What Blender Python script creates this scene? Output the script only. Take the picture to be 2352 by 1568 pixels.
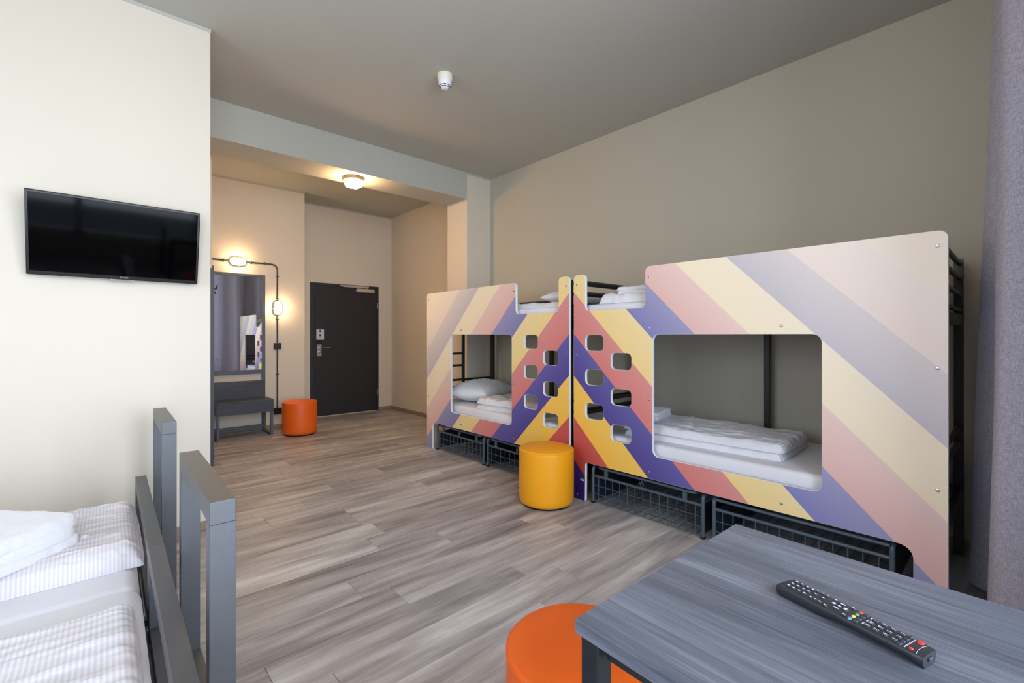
import bpy, bmesh, math, random
from mathutils import Vector, Matrix, noise

# ------------------------------------------------------------------ reset
for o in list(bpy.data.objects):
    bpy.data.objects.remove(o, do_unlink=True)
S = bpy.context.scene
COL = S.collection
PI = math.pi
random.seed(7)

# ------------------------------------------------------------------ camera, world, lights, exposure
cd = bpy.data.cameras.new('camera')
cam = bpy.data.objects.new('camera', cd)
COL.objects.link(cam)
cam.location = (0, 0, 1.256)
cam.rotation_euler = (PI/2, 0, math.radians(-42.2))
cd.sensor_fit = 'HORIZONTAL'
cd.sensor_width = 36
cd.lens = 36*1065/2352
cd.shift_y = -15/2352
cd.clip_start = 0.02
S.camera = cam

S.view_settings.view_transform = 'Standard'
S.view_settings.look = 'None'
S.view_settings.gamma = 1
S.view_settings.use_curve_mapping = False
S.view_settings.exposure = 0.55

w = bpy.data.worlds.new('world')
S.world = w
w.use_nodes = True
bg = w.node_tree.nodes['Background']
bg.inputs[0].default_value = (0.62, 0.74, 1.0, 1)
bg.inputs[1].default_value = 0.9

def area(name, loc, rot, sx, sy, power, col, spread=180):
    l = bpy.data.lights.new(name, 'AREA')
    l.shape = 'RECTANGLE'; l.size = sx; l.size_y = sy
    l.energy = power; l.color = col
    l.spread = math.radians(spread)
    o = bpy.data.objects.new(name, l)
    o.location = loc; o.rotation_euler = rot
    COL.objects.link(o)
    return o
# daylight from outside the assumed tall window behind the camera
area('assumed_window_daylight', (1.0, -3.0, 1.9), (PI/2, 0, 0), 6.0, 4.2, 470, (0.78, 0.89, 1.0))
area('assumed_side_window_daylight', (-4.2, 1.2, 1.9), (PI/2, 0, -PI/2), 4.2, 3.0, 170, (0.80, 0.89, 1.0))  # fill daylight for an assumed side window out of view

# ------------------------------------------------------------------ colour / material helpers
def lin(c):
    r = []
    for v in c:
        v = v/255.0
        r.append(v/12.92 if v <= 0.04045 else ((v+0.055)/1.055)**2.4)
    return (r[0], r[1], r[2], 1)

def N(nt, t, **kw):
    n = nt.nodes.new(t)
    for k, v in kw.items():
        setattr(n, k, v)
    return n

def mat(name, col, rough=0.6, metal=0.0, spec=0.5, bump=0.0, bscale=200, var=0.0, vscale=6, emis=None, estr=0, coat=0, stretch=None, sheen=0):
    m = bpy.data.materials.new(name)
    m.use_nodes = True
    nt = m.node_tree
    b = nt.nodes['Principled BSDF']
    c = lin(col)
    b.inputs['Base Color'].default_value = c
    b.inputs['Roughness'].default_value = rough
    b.inputs['Metallic'].default_value = metal
    b.inputs['Specular IOR Level'].default_value = spec
    b.inputs['Coat Weight'].default_value = coat
    b.inputs['Sheen Weight'].default_value = sheen
    tc = N(nt, 'ShaderNodeTexCoord')
    src = tc.outputs['Object']
    if stretch:
        mp = N(nt, 'ShaderNodeMapping')
        mp.inputs['Scale'].default_value = stretch
        nt.links.new(src, mp.inputs[0]); src = mp.outputs[0]
    if var > 0:
        nz = N(nt, 'ShaderNodeTexNoise'); nz.inputs['Scale'].default_value = vscale; nz.inputs['Detail'].default_value = 4
        nt.links.new(src, nz.inputs['Vector'])
        mx = N(nt, 'ShaderNodeMix', data_type='RGBA')
        mx.inputs[6].default_value = [x*(1-var) for x in c[:3]]+[1]
        mx.inputs[7].default_value = [min(1, x*(1+var)) for x in c[:3]]+[1]
        nt.links.new(nz.outputs['Fac'], mx.inputs[0])
        nt.links.new(mx.outputs[2], b.inputs['Base Color'])
    if bump > 0:
        nb = N(nt, 'ShaderNodeTexNoise'); nb.inputs['Scale'].default_value = bscale; nb.inputs['Detail'].default_value = 3
        nt.links.new(src, nb.inputs['Vector'])
        bp = N(nt, 'ShaderNodeBump'); bp.inputs['Strength'].default_value = bump; bp.inputs['Distance'].default_value = 0.002
        nt.links.new(nb.outputs['Fac'], bp.inputs['Height'])
        nt.links.new(bp.outputs[0], b.inputs['Normal'])
    if emis:
        b.inputs['Emission Color'].default_value = lin(emis)
        b.inputs['Emission Strength'].default_value = estr
    return m

def math_node(nt, op, a, b=None, c=None):
    n = N(nt, 'ShaderNodeMath', operation=op)
    for i, v in enumerate((a, b, c)):
        if v is None: continue
        if isinstance(v, (int, float)): n.inputs[i].default_value = v
        else: nt.links.new(v, n.inputs[i])
    return n.outputs[0]

def plank_material():
    m = bpy.data.materials.new('vinyl_oak_plank'); m.use_nodes = True
    nt = m.node_tree; b = nt.nodes['Principled BSDF']
    tc = N(nt, 'ShaderNodeTexCoord'); oi = N(nt, 'ShaderNodeObjectInfo')
    sc = N(nt, 'ShaderNodeVectorMath', operation='SCALE'); sc.inputs[0].default_value = (37, 91, 53)
    nt.links.new(oi.outputs['Random'], sc.inputs['Scale'])
    ad = N(nt, 'ShaderNodeVectorMath', operation='ADD')
    nt.links.new(tc.outputs['Object'], ad.inputs[0]); nt.links.new(sc.outputs[0], ad.inputs[1])
    def stretched(sx, sy, scale, detail, rough=0.6, dist=0.0):
        mp = N(nt, 'ShaderNodeMapping'); mp.inputs['Scale'].default_value = (sx, sy, 1)
        nt.links.new(ad.outputs[0], mp.inputs[0])
        nz = N(nt, 'ShaderNodeTexNoise'); nz.inputs['Scale'].default_value = scale
        nz.inputs['Detail'].default_value = detail; nz.inputs['Roughness'].default_value = rough
        nz.inputs['Distortion'].default_value = dist
        nt.links.new(mp.outputs[0], nz.inputs['Vector'])
        return nz.outputs['Fac']
    broad = stretched(0.55, 4.5, 2.4, 3, 0.6, 0.3)
    fine = stretched(1.0, 22, 3.5, 8, 0.75, 0.4)
    saw = stretched(60, 3, 1.0, 2, 0.5)
    r1 = N(nt, 'ShaderNodeValToRGB')
    cr = r1.color_ramp
    cr.elements[0].position = 0.26; cr.elements[0].color = lin((108, 103, 103))
    cr.elements[1].position = 0.78; cr.elements[1].color = lin((222, 219, 218))
    e = cr.elements.new(0.42); e.color = lin((148, 143, 144))
    e = cr.elements.new(0.58); e.color = lin((180, 175, 174))
    a1 = math_node(nt, 'MULTIPLY', broad, 0.80)
    a2 = math_node(nt, 'MULTIPLY_ADD', fine, 0.30, a1)
    a3 = math_node(nt, 'MULTIPLY_ADD', oi.outputs['Random'], 0.13, a2)
    a4 = math_node(nt, 'MULTIPLY_ADD', saw, 0.05, a3)
    a5 = math_node(nt, 'SUBTRACT', a4, 0.13)
    nt.links.new(a5, r1.inputs[0])
    nt.links.new(r1.outputs[0], b.inputs['Base Color'])
    b.inputs['Roughness'].default_value = 0.42
    b.inputs['Specular IOR Level'].default_value = 0.4
    bp = N(nt, 'ShaderNodeBump'); bp.inputs['Strength'].default_value = 0.25; bp.inputs['Distance'].default_value = 0.001
    nt.links.new(fine, bp.inputs['Height']); nt.links.new(bp.outputs[0], b.inputs['Normal'])
    return m

def desk_material(name, c0, c1, c2, along='Y', rough=0.45):
    m = bpy.data.materials.new(name); m.use_nodes = True
    nt = m.node_tree; b = nt.nodes['Principled BSDF']
    tc = N(nt, 'ShaderNodeTexCoord')
    def st(scl, scale, detail, dist, rgh=0.6):
        mp = N(nt, 'ShaderNodeMapping'); mp.inputs['Scale'].default_value = scl
        nt.links.new(tc.outputs['Object'], mp.inputs[0])
        nz = N(nt, 'ShaderNodeTexNoise'); nz.inputs['Scale'].default_value = scale; nz.inputs['Detail'].default_value = detail
        nz.inputs['Distortion'].default_value = dist; nz.inputs['Roughness'].default_value = rgh
        nt.links.new(mp.outputs[0], nz.inputs['Vector']); return nz.outputs['Fac']
    a, c = ((9, 0.8, 9), (70, 2.0, 70)) if along == 'Y' else ((1, 14, 14), (2.2, 90, 90))
    n1 = st(a, 1.3, 4, 0.9); n2 = st(c, 1.6, 6, 0.6, 0.7)
    s = math_node(nt, 'MULTIPLY_ADD', n2, 0.5, math_node(nt, 'MULTIPLY', n1, 0.5))
    r1 = N(nt, 'ShaderNodeValToRGB'); cr = r1.color_ramp
    cr.elements[0].position = 0.30; cr.elements[0].color = lin(c0)
    cr.elements[1].position = 0.70; cr.elements[1].color = lin(c2)
    e = cr.elements.new(0.5); e.color = lin(c1)
    nt.links.new(s, r1.inputs[0]); nt.links.new(r1.outputs[0], b.inputs['Base Color'])
    b.inputs['Roughness'].default_value = rough
    bp = N(nt, 'ShaderNodeBump'); bp.inputs['Strength'].default_value = 0.2; bp.inputs['Distance'].default_value = 0.0008
    nt.links.new(n2, bp.inputs['Height']); nt.links.new(bp.outputs[0], b.inputs['Normal'])
    return m

def stripe_material():
    # print of diagonal stripes: object y runs along the panel away from the chevron, z up
    m = bpy.data.materials.new('striped_panel_print'); m.use_nodes = True
    nt = m.node_tree; b = nt.nodes['Principled BSDF']
    tc = N(nt, 'ShaderNodeTexCoord'); sx = N(nt, 'ShaderNodeSeparateXYZ')
    nt.links.new(tc.outputs['Object'], sx.inputs[0])
    s = math_node(nt, 'ABSOLUTE', sx.outputs['Y']); z = sx.outputs['Z']
    # z + s = c' with boundaries (2.333 - 2.034) + 0.3218 k
    q = math_node(nt, 'ADD', s, z)
    q = math_node(nt, 'SUBTRACT', q, 0.299)
    k = math_node(nt, 'FLOOR', math_node(nt, 'DIVIDE', q, 0.3218))      # -1 purple, 0 red, 1 yellow, 2 purple...
    k3 = math_node(nt, 'MODULO', math_node(nt, 'ADD', k, 4), 3)         # 0 purple 1 red 2 yellow (k=-1 -> 0)
    t = math_node(nt, 'ADD', math_node(nt, 'MULTIPLY', s, 0.25), math_node(nt, 'MULTIPLY', z, 0.25))
    def ramp(cols):
        r = N(nt, 'ShaderNodeValToRGB'); cr = r.color_ramp
        cr.elements[0].position = 0.05; cr.elements[0].color = lin(cols[0])
        cr.elements[1].position = 0.87; cr.elements[1].color = lin(cols[-1])
        for i, c in enumerate(cols[1:-1]):
            e = cr.elements.new(0.05+0.82*(i+1)/(len(cols)-1)); e.color = lin(c)
        nt.links.new(t, r.inputs[0]); return r.outputs[0]
    P = ramp([(48, 26, 100), (84, 74, 146), (122, 122, 180), (182, 177, 190), (236, 224, 212)])
    Rr = ramp([(172, 56, 50), (208, 108, 102), (216, 154, 150), (234, 208, 198), (240, 227, 214)])
    Y = ramp([(240, 172, 34), (238, 196, 96), (238, 214, 156), (243, 228, 198), (242, 229, 210)])
    m1 = N(nt, 'ShaderNodeMix', data_type='RGBA'); m2 = N(nt, 'ShaderNodeMix', data_type='RGBA')
    f1 = math_node(nt, 'GREATER_THAN', k3, 0.5); f2 = math_node(nt, 'GREATER_THAN', k3, 1.5)
    nt.links.new(f1, m1.inputs[0]); nt.links.new(P, m1.inputs[6]); nt.links.new(Rr, m1.inputs[7])
    nt.links.new(f2, m2.inputs[0]); nt.links.new(m1.outputs[2], m2.inputs[6]); nt.links.new(Y, m2.inputs[7])
    nt.links.new(m2.outputs[2], b.inputs['Base Color'])
    b.inputs['Roughness'].default_value = 0.42
    b.inputs['Specular IOR Level'].default_value = 0.4
    return m

def cloth_stripe_material(name, base, dark, axis, period, amount=1.0, bump=0.35, scale=45):
    m = bpy.data.materials.new(name); m.use_nodes = True
    nt = m.node_tree; b = nt.nodes['Principled BSDF']
    tc = N(nt, 'ShaderNodeTexCoord'); sx = N(nt, 'ShaderNodeSeparateXYZ')
    nt.links.new(tc.outputs['Object'], sx.inputs[0])
    v = sx.outputs[axis]
    sn = math_node(nt, 'SINE', math_node(nt, 'MULTIPLY', v, 2*PI/period))
    fac = math_node(nt, 'MULTIPLY_ADD', sn, 0.5*amount, 0.5)
    mx = N(nt, 'ShaderNodeMix', data_type='RGBA')
    mx.inputs[6].default_value = lin(base); mx.inputs[7].default_value = lin(dark)
    nt.links.new(fac, mx.inputs[0]); nt.links.new(mx.outputs[2], b.inputs['Base Color'])
    b.inputs['Roughness'].default_value = 0.75; b.inputs['Sheen Weight'].default_value = 0.15
    nz = N(nt, 'ShaderNodeTexNoise'); nz.inputs['Scale'].default_value = scale/3; nz.inputs['Detail'].default_value = 5
    nt.links.new(tc.outputs['Object'], nz.inputs['Vector'])
    bp = N(nt, 'ShaderNodeBump'); bp.inputs['Strength'].default_value = bump; bp.inputs['Distance'].default_value = 0.01
    nt.links.new(nz.outputs['Fac'], bp.inputs['Height']); nt.links.new(bp.outputs[0], b.inputs['Normal'])
    return m

def linen_material(name, c0, c1):
    m = bpy.data.materials.new(name); m.use_nodes = True
    nt = m.node_tree; b = nt.nodes['Principled BSDF']
    tc = N(nt, 'ShaderNodeTexCoord')
    def st(scl, scale):
        mp = N(nt, 'ShaderNodeMapping'); mp.inputs['Scale'].default_value = scl
        nt.links.new(tc.outputs['Object'], mp.inputs[0])
        nz = N(nt, 'ShaderNodeTexNoise'); nz.inputs['Scale'].default_value = scale; nz.inputs['Detail'].default_value = 3
        nt.links.new(mp.outputs[0], nz.inputs['Vector']); return nz.outputs['Fac']
    a = st((1, 1, 9), 60); c = st((9, 9, 1), 60)
    s = math_node(nt, 'MULTIPLY_ADD', a, 0.5, math_node(nt, 'MULTIPLY', c, 0.5))
    r = N(nt, 'ShaderNodeValToRGB'); cr = r.color_ramp
    cr.elements[0].position = 0.38; cr.elements[0].color = lin(c0)
    cr.elements[1].position = 0.60; cr.elements[1].color = lin(c1)
    nt.links.new(s, r.inputs[0]); nt.links.new(r.outputs[0], b.inputs['Base Color'])
    b.inputs['Roughness'].default_value = 0.9; b.inputs['Sheen Weight'].default_value = 0.2
    bp = N(nt, 'ShaderNodeBump'); bp.inputs['Strength'].default_value = 0.4; bp.inputs['Distance'].default_value = 0.001
    nt.links.new(s, bp.inputs['Height']); nt.links.new(bp.outputs[0], b.inputs['Normal'])
    return m

M = {}
M['wall'] = mat('off_white_wall_paint', (216, 207, 192), 0.85, bump=0.10, bscale=120, var=0.015, vscale=2)
M['taupe'] = mat('taupe_wall_paint', (186, 180, 164), 0.85, bump=0.10, bscale=120, var=0.02, vscale=2)
M['ceiling'] = mat('grey_taupe_ceiling_paint', (184, 183, 174), 0.9, bump=0.06, bscale=120, var=0.01, vscale=2)
M['plank'] = plank_material()
M['screed'] = mat('dark_floor_base', (60, 52, 48), 0.9)
M['base'] = mat('brown_oak_skirting', (150, 128, 112), 0.6, var=0.15, vscale=8, stretch=(1, 1, 12))
M['desk'] = desk_material('grey_pine_laminate', (58, 63, 74), (96, 101, 113), (134, 139, 151), 'Y', 0.42)
M['deskdark'] = desk_material('anthracite_wood_laminate', (48, 52, 62), (62, 67, 78), (84, 90, 102), 'X', 0.5)
M['print'] = stripe_material()
M['edge'] = mat('white_panel_edge', (226, 228, 232), 0.45)
M['bolt'] = mat('steel_bolt', (190, 190, 190), 0.3, metal=1.0)
M['black'] = mat('black_bed_frame_metal', (26, 30, 34), 0.35, spec=0.5, var=0.1)
M['basket'] = mat('slate_blue_lacquered_metal', (64, 80, 92), 0.38, spec=0.6, var=0.08)
M['basketdark'] = mat('dark_teal_sheet_metal', (24, 38, 50), 0.45, var=0.1)
M['post'] = mat('dark_grey_metallic_lacquer', (92, 94, 98), 0.36, metal=0.55, bump=0.25, bscale=900, var=0.06, vscale=30)
M['sheet'] = mat('white_fitted_sheet', (222, 222, 228), 0.8, bump=0.5, bscale=14, sheen=0.2)
M['pillow'] = mat('white_pillow_cotton', (226, 226, 230), 0.8, bump=0.6, bscale=12, sheen=0.2)
M['duvet'] = cloth_stripe_material('white_satin_stripe_duvet', (226, 226, 231), (219, 219, 225), 'Y', 0.012, 1.0)
M['duvet_grey'] = cloth_stripe_material('grey_striped_duvet', (226, 222, 226), (206, 203, 210), 'X', 0.0115, 1.0, bump=0.5)
M['towel'] = mat('white_terry_towel', (226, 226, 232), 0.95, bump=1.0, bscale=260, sheen=0.5)
M['orange'] = mat('orange_leatherette', (236, 100, 18), 0.42, bump=0.15, bscale=500, spec=0.45, var=0.04, vscale=10)
M['yellow'] = mat('yellow_leatherette', (238, 160, 14), 0.42, bump=0.15, bscale=500, spec=0.45, var=0.03, vscale=10)
M['plastic_black'] = mat('matt_black_plastic', (24, 26, 32), 0.45)
M['glide'] = mat('black_glide_foot', (12, 12, 12), 0.6)
M['screen'] = mat('black_screen_glass', (1, 1, 2), 0.06, spec=0.12)
M['bezel'] = mat('glossy_black_bezel', (6, 6, 7), 0.25)
M['door'] = mat('anthracite_door_leaf', (34, 34, 38), 0.5, bump=0.08, bscale=60, var=0.08, vscale=3)
M['doorframe'] = mat('anthracite_door_frame', (38, 46, 54), 0.5)
M['bathframe'] = mat('grey_steel_door_frame', (70, 76, 88), 0.45)
M['steel'] = mat('brushed_stainless_steel', (196, 192, 188), 0.32, metal=0.9)
M['chrome'] = mat('polished_chrome', (220, 218, 216), 0.12, metal=1.0)
M['closer'] = mat('silver_painted_metal', (190, 178, 166), 0.45, metal=0.2)
M['white_plastic'] = mat('white_plastic', (236, 236, 238), 0.4)
M['cream_plastic'] = mat('cream_plastic', (232, 226, 208), 0.4)
M['vent'] = mat('dark_vent_slot', (50, 50, 60), 0.6)
M['paper'] = mat('white_paper', (206, 208, 224), 0.6)
M['blueprint'] = mat('blue_print', (46, 50, 124), 0.6)
M['greyprint'] = mat('grey_print', (150, 155, 190), 0.6)
M['pipe'] = mat('bronze_painted_conduit', (66, 58, 54), 0.4, metal=0.3)
M['lampmetal'] = mat('brass_toned_lamp_casing', (150, 132, 108), 0.4, metal=0.5)
M['socket'] = mat('black_socket', (16, 18, 24), 0.4)
M['glow'] = mat('lit_opal_glass', (255, 240, 215), 0.3, emis=(255, 214, 160), estr=62)
M['glow2'] = mat('lit_opal_ceiling_glass', (255, 240, 215), 0.3, emis=(255, 206, 150), estr=120)
M['glow3'] = mat('assumed_lamp_globe_glass', (255, 245, 230), 0.3, emis=(255, 218, 172), estr=11)  # glow of the assumed globe lamp, added as fill light
M['curtain'] = linen_material('grey_linen_weave', (186, 184, 202), (236, 234, 248))
M['mirror'] = mat('mirror_glass', (225, 228, 230), 0.015, metal=1.0)
M['unit'] = mat('grey_blue_powder_coated_steel', (84, 92, 106), 0.45)
M['remote'] = mat('dark_grey_remote_plastic', (44, 46, 52), 0.38, bump=0.1, bscale=900)
M['rkey'] = mat('dark_rubber_key', (54, 58, 68), 0.45)
M['legend'] = mat('white_legend_print', (214, 218, 235), 0.5)
M['kred'] = mat('red_key', (226, 48, 44), 0.35); M['kgreen'] = mat('green_key', (30, 176, 120), 0.35)
M['kyellow'] = mat('yellow_key', (236, 196, 50), 0.35); M['kblue'] = mat('blue_key', (96, 140, 220), 0.35)
M['label'] = mat('white_sticker', (224, 224, 232), 0.5)
M['gap_light'] = mat('corridor_light_strip', (216, 210, 200), 0.3, metal=0.4)
def glass_mat():
    m = bpy.data.materials.new('window_glass'); m.use_nodes = True
    nt = m.node_tree; nt.nodes.remove(nt.nodes['Principled BSDF'])
    tr = N(nt, 'ShaderNodeBsdfTransparent'); gl = N(nt, 'ShaderNodeBsdfGlossy'); gl.inputs['Roughness'].default_value = 0.02
    mx = N(nt, 'ShaderNodeMixShader'); mx.inputs[0].default_value = 0.06
    nt.links.new(tr.outputs[0], mx.inputs[1]); nt.links.new(gl.outputs[0], mx.inputs[2])
    nt.links.new(mx.outputs[0], nt.nodes['Material Output'].inputs[0])
    return m
M['glass'] = glass_mat()

# ------------------------------------------------------------------ object helpers (all geometry is modelled in world metres)
bpy.context.view_layer.update()
def tag(o, label=None, cat=None, group=None, kind=None):
    if label: o['label'] = label
    if cat: o['category'] = cat
    if group: o['group'] = group
    if kind: o['kind'] = kind
    return o

WM = {}
def empty(name, loc, rz=0.0, label=None, cat=None, group=None, kind=None):
    o = bpy.data.objects.new(name, None)
    o.location = loc; o.rotation_euler = (0, 0, rz)
    o.empty_display_size = 0.1
    COL.objects.link(o)
    WM[o.name] = Matrix.Translation(Vector(loc)) @ Matrix.Rotation(rz, 4, 'Z')
    return tag(o, label, cat, group, kind)

def obj(name, bm, m, parent=None, origin=None, smooth=False, angle=40, rz=0.0, recalc=True):
    me = bpy.data.meshes.new(name)
    if recalc: bmesh.ops.recalc_face_normals(bm, faces=bm.faces[:])
    bm.to_mesh(me); bm.free()
    if isinstance(m, (list, tuple)):
        for x in m: me.materials.append(x)
    else: me.materials.append(m)
    o = bpy.data.objects.new(name, me)
    COL.objects.link(o)
    if parent is not None:
        o.parent = parent
        PM = WM[parent.name]
        me.transform(PM.inverted())
        WM[o.name] = PM
    else:
        if origin is None:
            xs = [v.co for v in me.vertices]
            origin = (sum(v.x for v in xs)/len(xs), sum(v.y for v in xs)/len(xs), min(v.z for v in xs))
        MM = Matrix.Translation(Vector(origin)) @ Matrix.Rotation(rz, 4, 'Z')
        me.transform(MM.inverted())
        o.matrix_basis = MM
        WM[o.name] = MM
    if smooth:
        for p in me.polygons: p.use_smooth = True
        me.set_sharp_from_angle(angle=math.radians(angle))
    return o

def nb(): return bmesh.new()

def box(bm, x0, x1, y0, y1, z0, z1, bev=0.0, seg=1, mtx=None):
    t = bmesh.new()
    bmesh.ops.create_cube(t, size=1)
    for v in t.verts:
        v.co = Vector(((x0+x1)/2+v.co.x*(x1-x0), (y0+y1)/2+v.co.y*(y1-y0), (z0+z1)/2+v.co.z*(z1-z0)))
    if bev > 0:
        bmesh.ops.bevel(t, geom=t.edges[:], offset=bev, segments=seg, profile=0.5, affect='EDGES')
    if mtx is not None: bmesh.ops.transform(t, matrix=mtx, verts=t.verts[:])
    merge(bm, t); return bm

def merge(bm, t):
    me = bpy.data.meshes.new('tmp'); t.to_mesh(me); t.free()
    bm.from_mesh(me); bpy.data.meshes.remove(me)

def fillet(pts, r, n=5):
    pts = [Vector(p) for p in pts]; out = [pts[0]]
    for i in range(1, len(pts)-1):
        a, b, c = pts[i-1], pts[i], pts[i+1]
        d1 = (a-b).normalized(); d2 = (c-b).normalized()
        rr = min(r, (a-b).length*0.49, (c-b).length*0.49)
        p, q = b+d1*rr, b+d2*rr
        for k in range(n+1):
            t = k/n
            out.append(p*(1-t)**2+b*2*t*(1-t)+q*t*t)
    out.append(pts[-1]); return out

def tube(bm, pts, r, seg=8, cap=True):
    pts = [Vector(p) for p in pts]
    rings = []
    up = Vector((0, 0, 1))
    d0 = (pts[1]-pts[0]).normalized()
    if abs(d0.dot(up)) > 0.95: up = Vector((0, 1, 0))
    nrm = (up-d0*up.dot(d0)).normalized()
    for i, p in enumerate(pts):
        if i == 0: d = pts[1]-pts[0]
        elif i == len(pts)-1: d = pts[-1]-pts[-2]
        else: d = (pts[i+1]-pts[i]).normalized()+(pts[i]-pts[i-1]).normalized()
        d = d.normalized()
        nrm = (nrm-d*nrm.dot(d)).normalized()
        bn = d.cross(nrm)
        rings.append([bm.verts.new(p+(nrm*math.cos(2*PI*k/seg)+bn*math.sin(2*PI*k/seg))*r) for k in range(seg)])
    for a, b in zip(rings, rings[1:]):
        for k in range(seg):
            bm.faces.new((a[k], a[(k+1) % seg], b[(k+1) % seg], b[k]))
    if cap:
        bm.faces.new(rings[0][::-1]); bm.faces.new(rings[-1])
    return bm

def lathe(bm, prof, c, seg=48, axis='Z', sx=1.0, sy=1.0, flip=1):
    # prof: (r, h) along the axis; open ends with r=0 are closed to a point
    rings = []
    def P(r, h, a):
        x, y = r*math.cos(a)*sx, r*math.sin(a)*sy
        if axis == 'Z': return Vector((c[0]+x, c[1]+y, c[2]+h*flip))
        if axis == 'Y': return Vector((c[0]+x, c[1]+h*flip, c[2]+y))
        return Vector((c[0]+h*flip, c[1]+x, c[2]+y))
    for r, h in prof:
        if r <= 1e-6: rings.append([bm.verts.new(P(0, h, 0))])
        else: rings.append([bm.verts.new(P(r, h, 2*PI*k/seg)) for k in range(seg)])
    for a, b in zip(rings, rings[1:]):
        if len(a) == 1 and len(b) == 1: continue
        for k in range(seg):
            k2 = (k+1) % seg
            if len(a) == 1: bm.faces.new((a[0], b[k], b[k2]))
            elif len(b) == 1: bm.faces.new((a[k], a[k2], b[0]))
            else: bm.faces.new((a[k], a[k2], b[k2], b[k]))
    if len(rings[0]) > 1: bm.faces.new(rings[0])
    if len(rings[-1]) > 1: bm.faces.new(rings[-1])
    return bm

def stadium(cx, cz, L, W, n=10, vert=False):
    pts = []
    h = (L-W)/2; r = W/2
    for k in range(n+1):
        a = -PI/2+PI*k/n; pts.append((h+r*math.cos(a), r*math.sin(a)))
    for k in range(n+1):
        a = PI/2+PI*k/n; pts.append((-h+r*math.cos(a), r*math.sin(a)))
    return [(cx+(p[1] if vert else p[0]), cz+(p[0] if vert else p[1])) for p in pts]

def text_mesh(name, s, size, mtx, m, parent, depth=0.0003):
    cu = bpy.data.curves.new('txt', 'FONT'); cu.body = s; cu.size = size
    cu.align_x = 'CENTER'; cu.align_y = 'CENTER'; cu.extrude = depth
    to = bpy.data.objects.new('txt', cu); COL.objects.link(to)
    bpy.context.view_layer.update()
    me = bpy.data.meshes.new_from_object(to.evaluated_get(bpy.context.evaluated_depsgraph_get()))
    bpy.data.objects.remove(to, do_unlink=True); bpy.data.curves.remove(cu)
    bm = nb(); bm.from_mesh(me); bpy.data.meshes.remove(me)
    bmesh.ops.transform(bm, matrix=mtx, verts=bm.verts[:])
    return obj(name, bm, m, parent)

def fbm(x, y, z=0.0, o=3):
    s = 0; a = 1
    for i in range(o):
        s += a*noise.noise(Vector((x, y, z))); x *= 2.03; y *= 2.03; z += 7; a *= 0.5
    return s

def softslab(bm, cx, cy, z0, L, W, H, rot=0.0, nx=60, ny=40, px=8, amp=0.006, freq=6, seed=0.0, flat=True, q=0.42, dir=(1.0, 1.0), lean=0.0, sag=None, edge=None, rc=0.0, cr=0.005):
    # soft cushion-like body: L along local x, W along local y; flat bottom or two-sided
    ca, sa = math.cos(rot), math.sin(rot)
    def place(u, v, h): 
        x = u*L/2; y = v*W/2
        return Vector((cx+x*ca-y*sa, cy+x*sa+y*ca, z0+h))
    top = []; bot = []
    for i in range(nx+1):
        u = -1+2*i/nx; u = math.sin(u*PI/2)
        rt = []; rb = []
        for j in range(ny+1):
            v = -1+2*j/ny; v = math.sin(v*PI/2)
            f = max(0.0, (1-abs(u)**px)*(1-abs(v)**px))**q
            if edge:
                ex = (1-abs(u))*L/2; ey = (1-abs(v))*W/2
                fx = math.sqrt(max(0, 1-(1-min(ex/edge, 1))**2)); fy = math.sqrt(max(0, 1-(1-min(ey/edge, 1))**2))
                f = fx*fy
            n = fbm(u*L/2*freq*dir[0]+seed, v*W/2*freq*dir[1]+seed*1.7, seed)
            if cr:
                a_ = noise.noise(Vector((u*L/2*3.0*dir[0]+seed*2, v*W/2*9.0*dir[1]+0.6*n, seed)))
                b_ = noise.noise(Vector((u*L/2*8.0*dir[0]+0.5*n, v*W/2*5.0*dir[1]+seed, seed+4)))
                n += (cr/amp)*((1-abs(a_))**9+0.7*(1-abs(b_))**12-0.35)
            h = H*f + amp*n*min(1.0, f*2)
            e = (1-rc*abs(u*v)**5)*(1-0.02*abs(fbm(u*5+seed, v*5+seed, 3)))
            if sag: h += sag(u, v)*f
            if flat:
                rt.append(bm.verts.new(place(u*e, v*e, max(h, 0.0005)))); rb.append(bm.verts.new(place(u*e, v*e, 0)) if 0 < i < nx and 0 < j < ny else rt[-1])
            else:
                rt.append(bm.verts.new(place(u*e, v*e, H*0.45+h*0.55))); rb.append(bm.verts.new(place(u*e, v*e, H*0.45-H*0.45*f)) if 0 < i < nx and 0 < j < ny else rt[-1])
        top.append(rt); bot.append(rb)
    for i in range(nx):
        for j in range(ny):
            bm.faces.new((top[i][j], top[i+1][j], top[i+1][j+1], top[i][j+1]))
            vs = [bot[i][j], bot[i][j+1], bot[i+1][j+1], bot[i+1][j]]
            if len(set(vs)) == 4:
                try: bm.faces.new(vs)
                except ValueError: pass
    return bm

# =================================================================== STRUCTURE
XL, XR, YF, YB, H = -2.6, 3.78, -0.475, 7.22, 3.24
XP, YP = 0.572, 3.55            # end and face of the partition that carries the television
YM, XM = 6.73, 2.20             # wall behind the mirror bench
def structure(name, bm, m, label=None, parent=None):
    o = obj(name, bm, m, parent)
    o['kind'] = 'structure'
    return o

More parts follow.
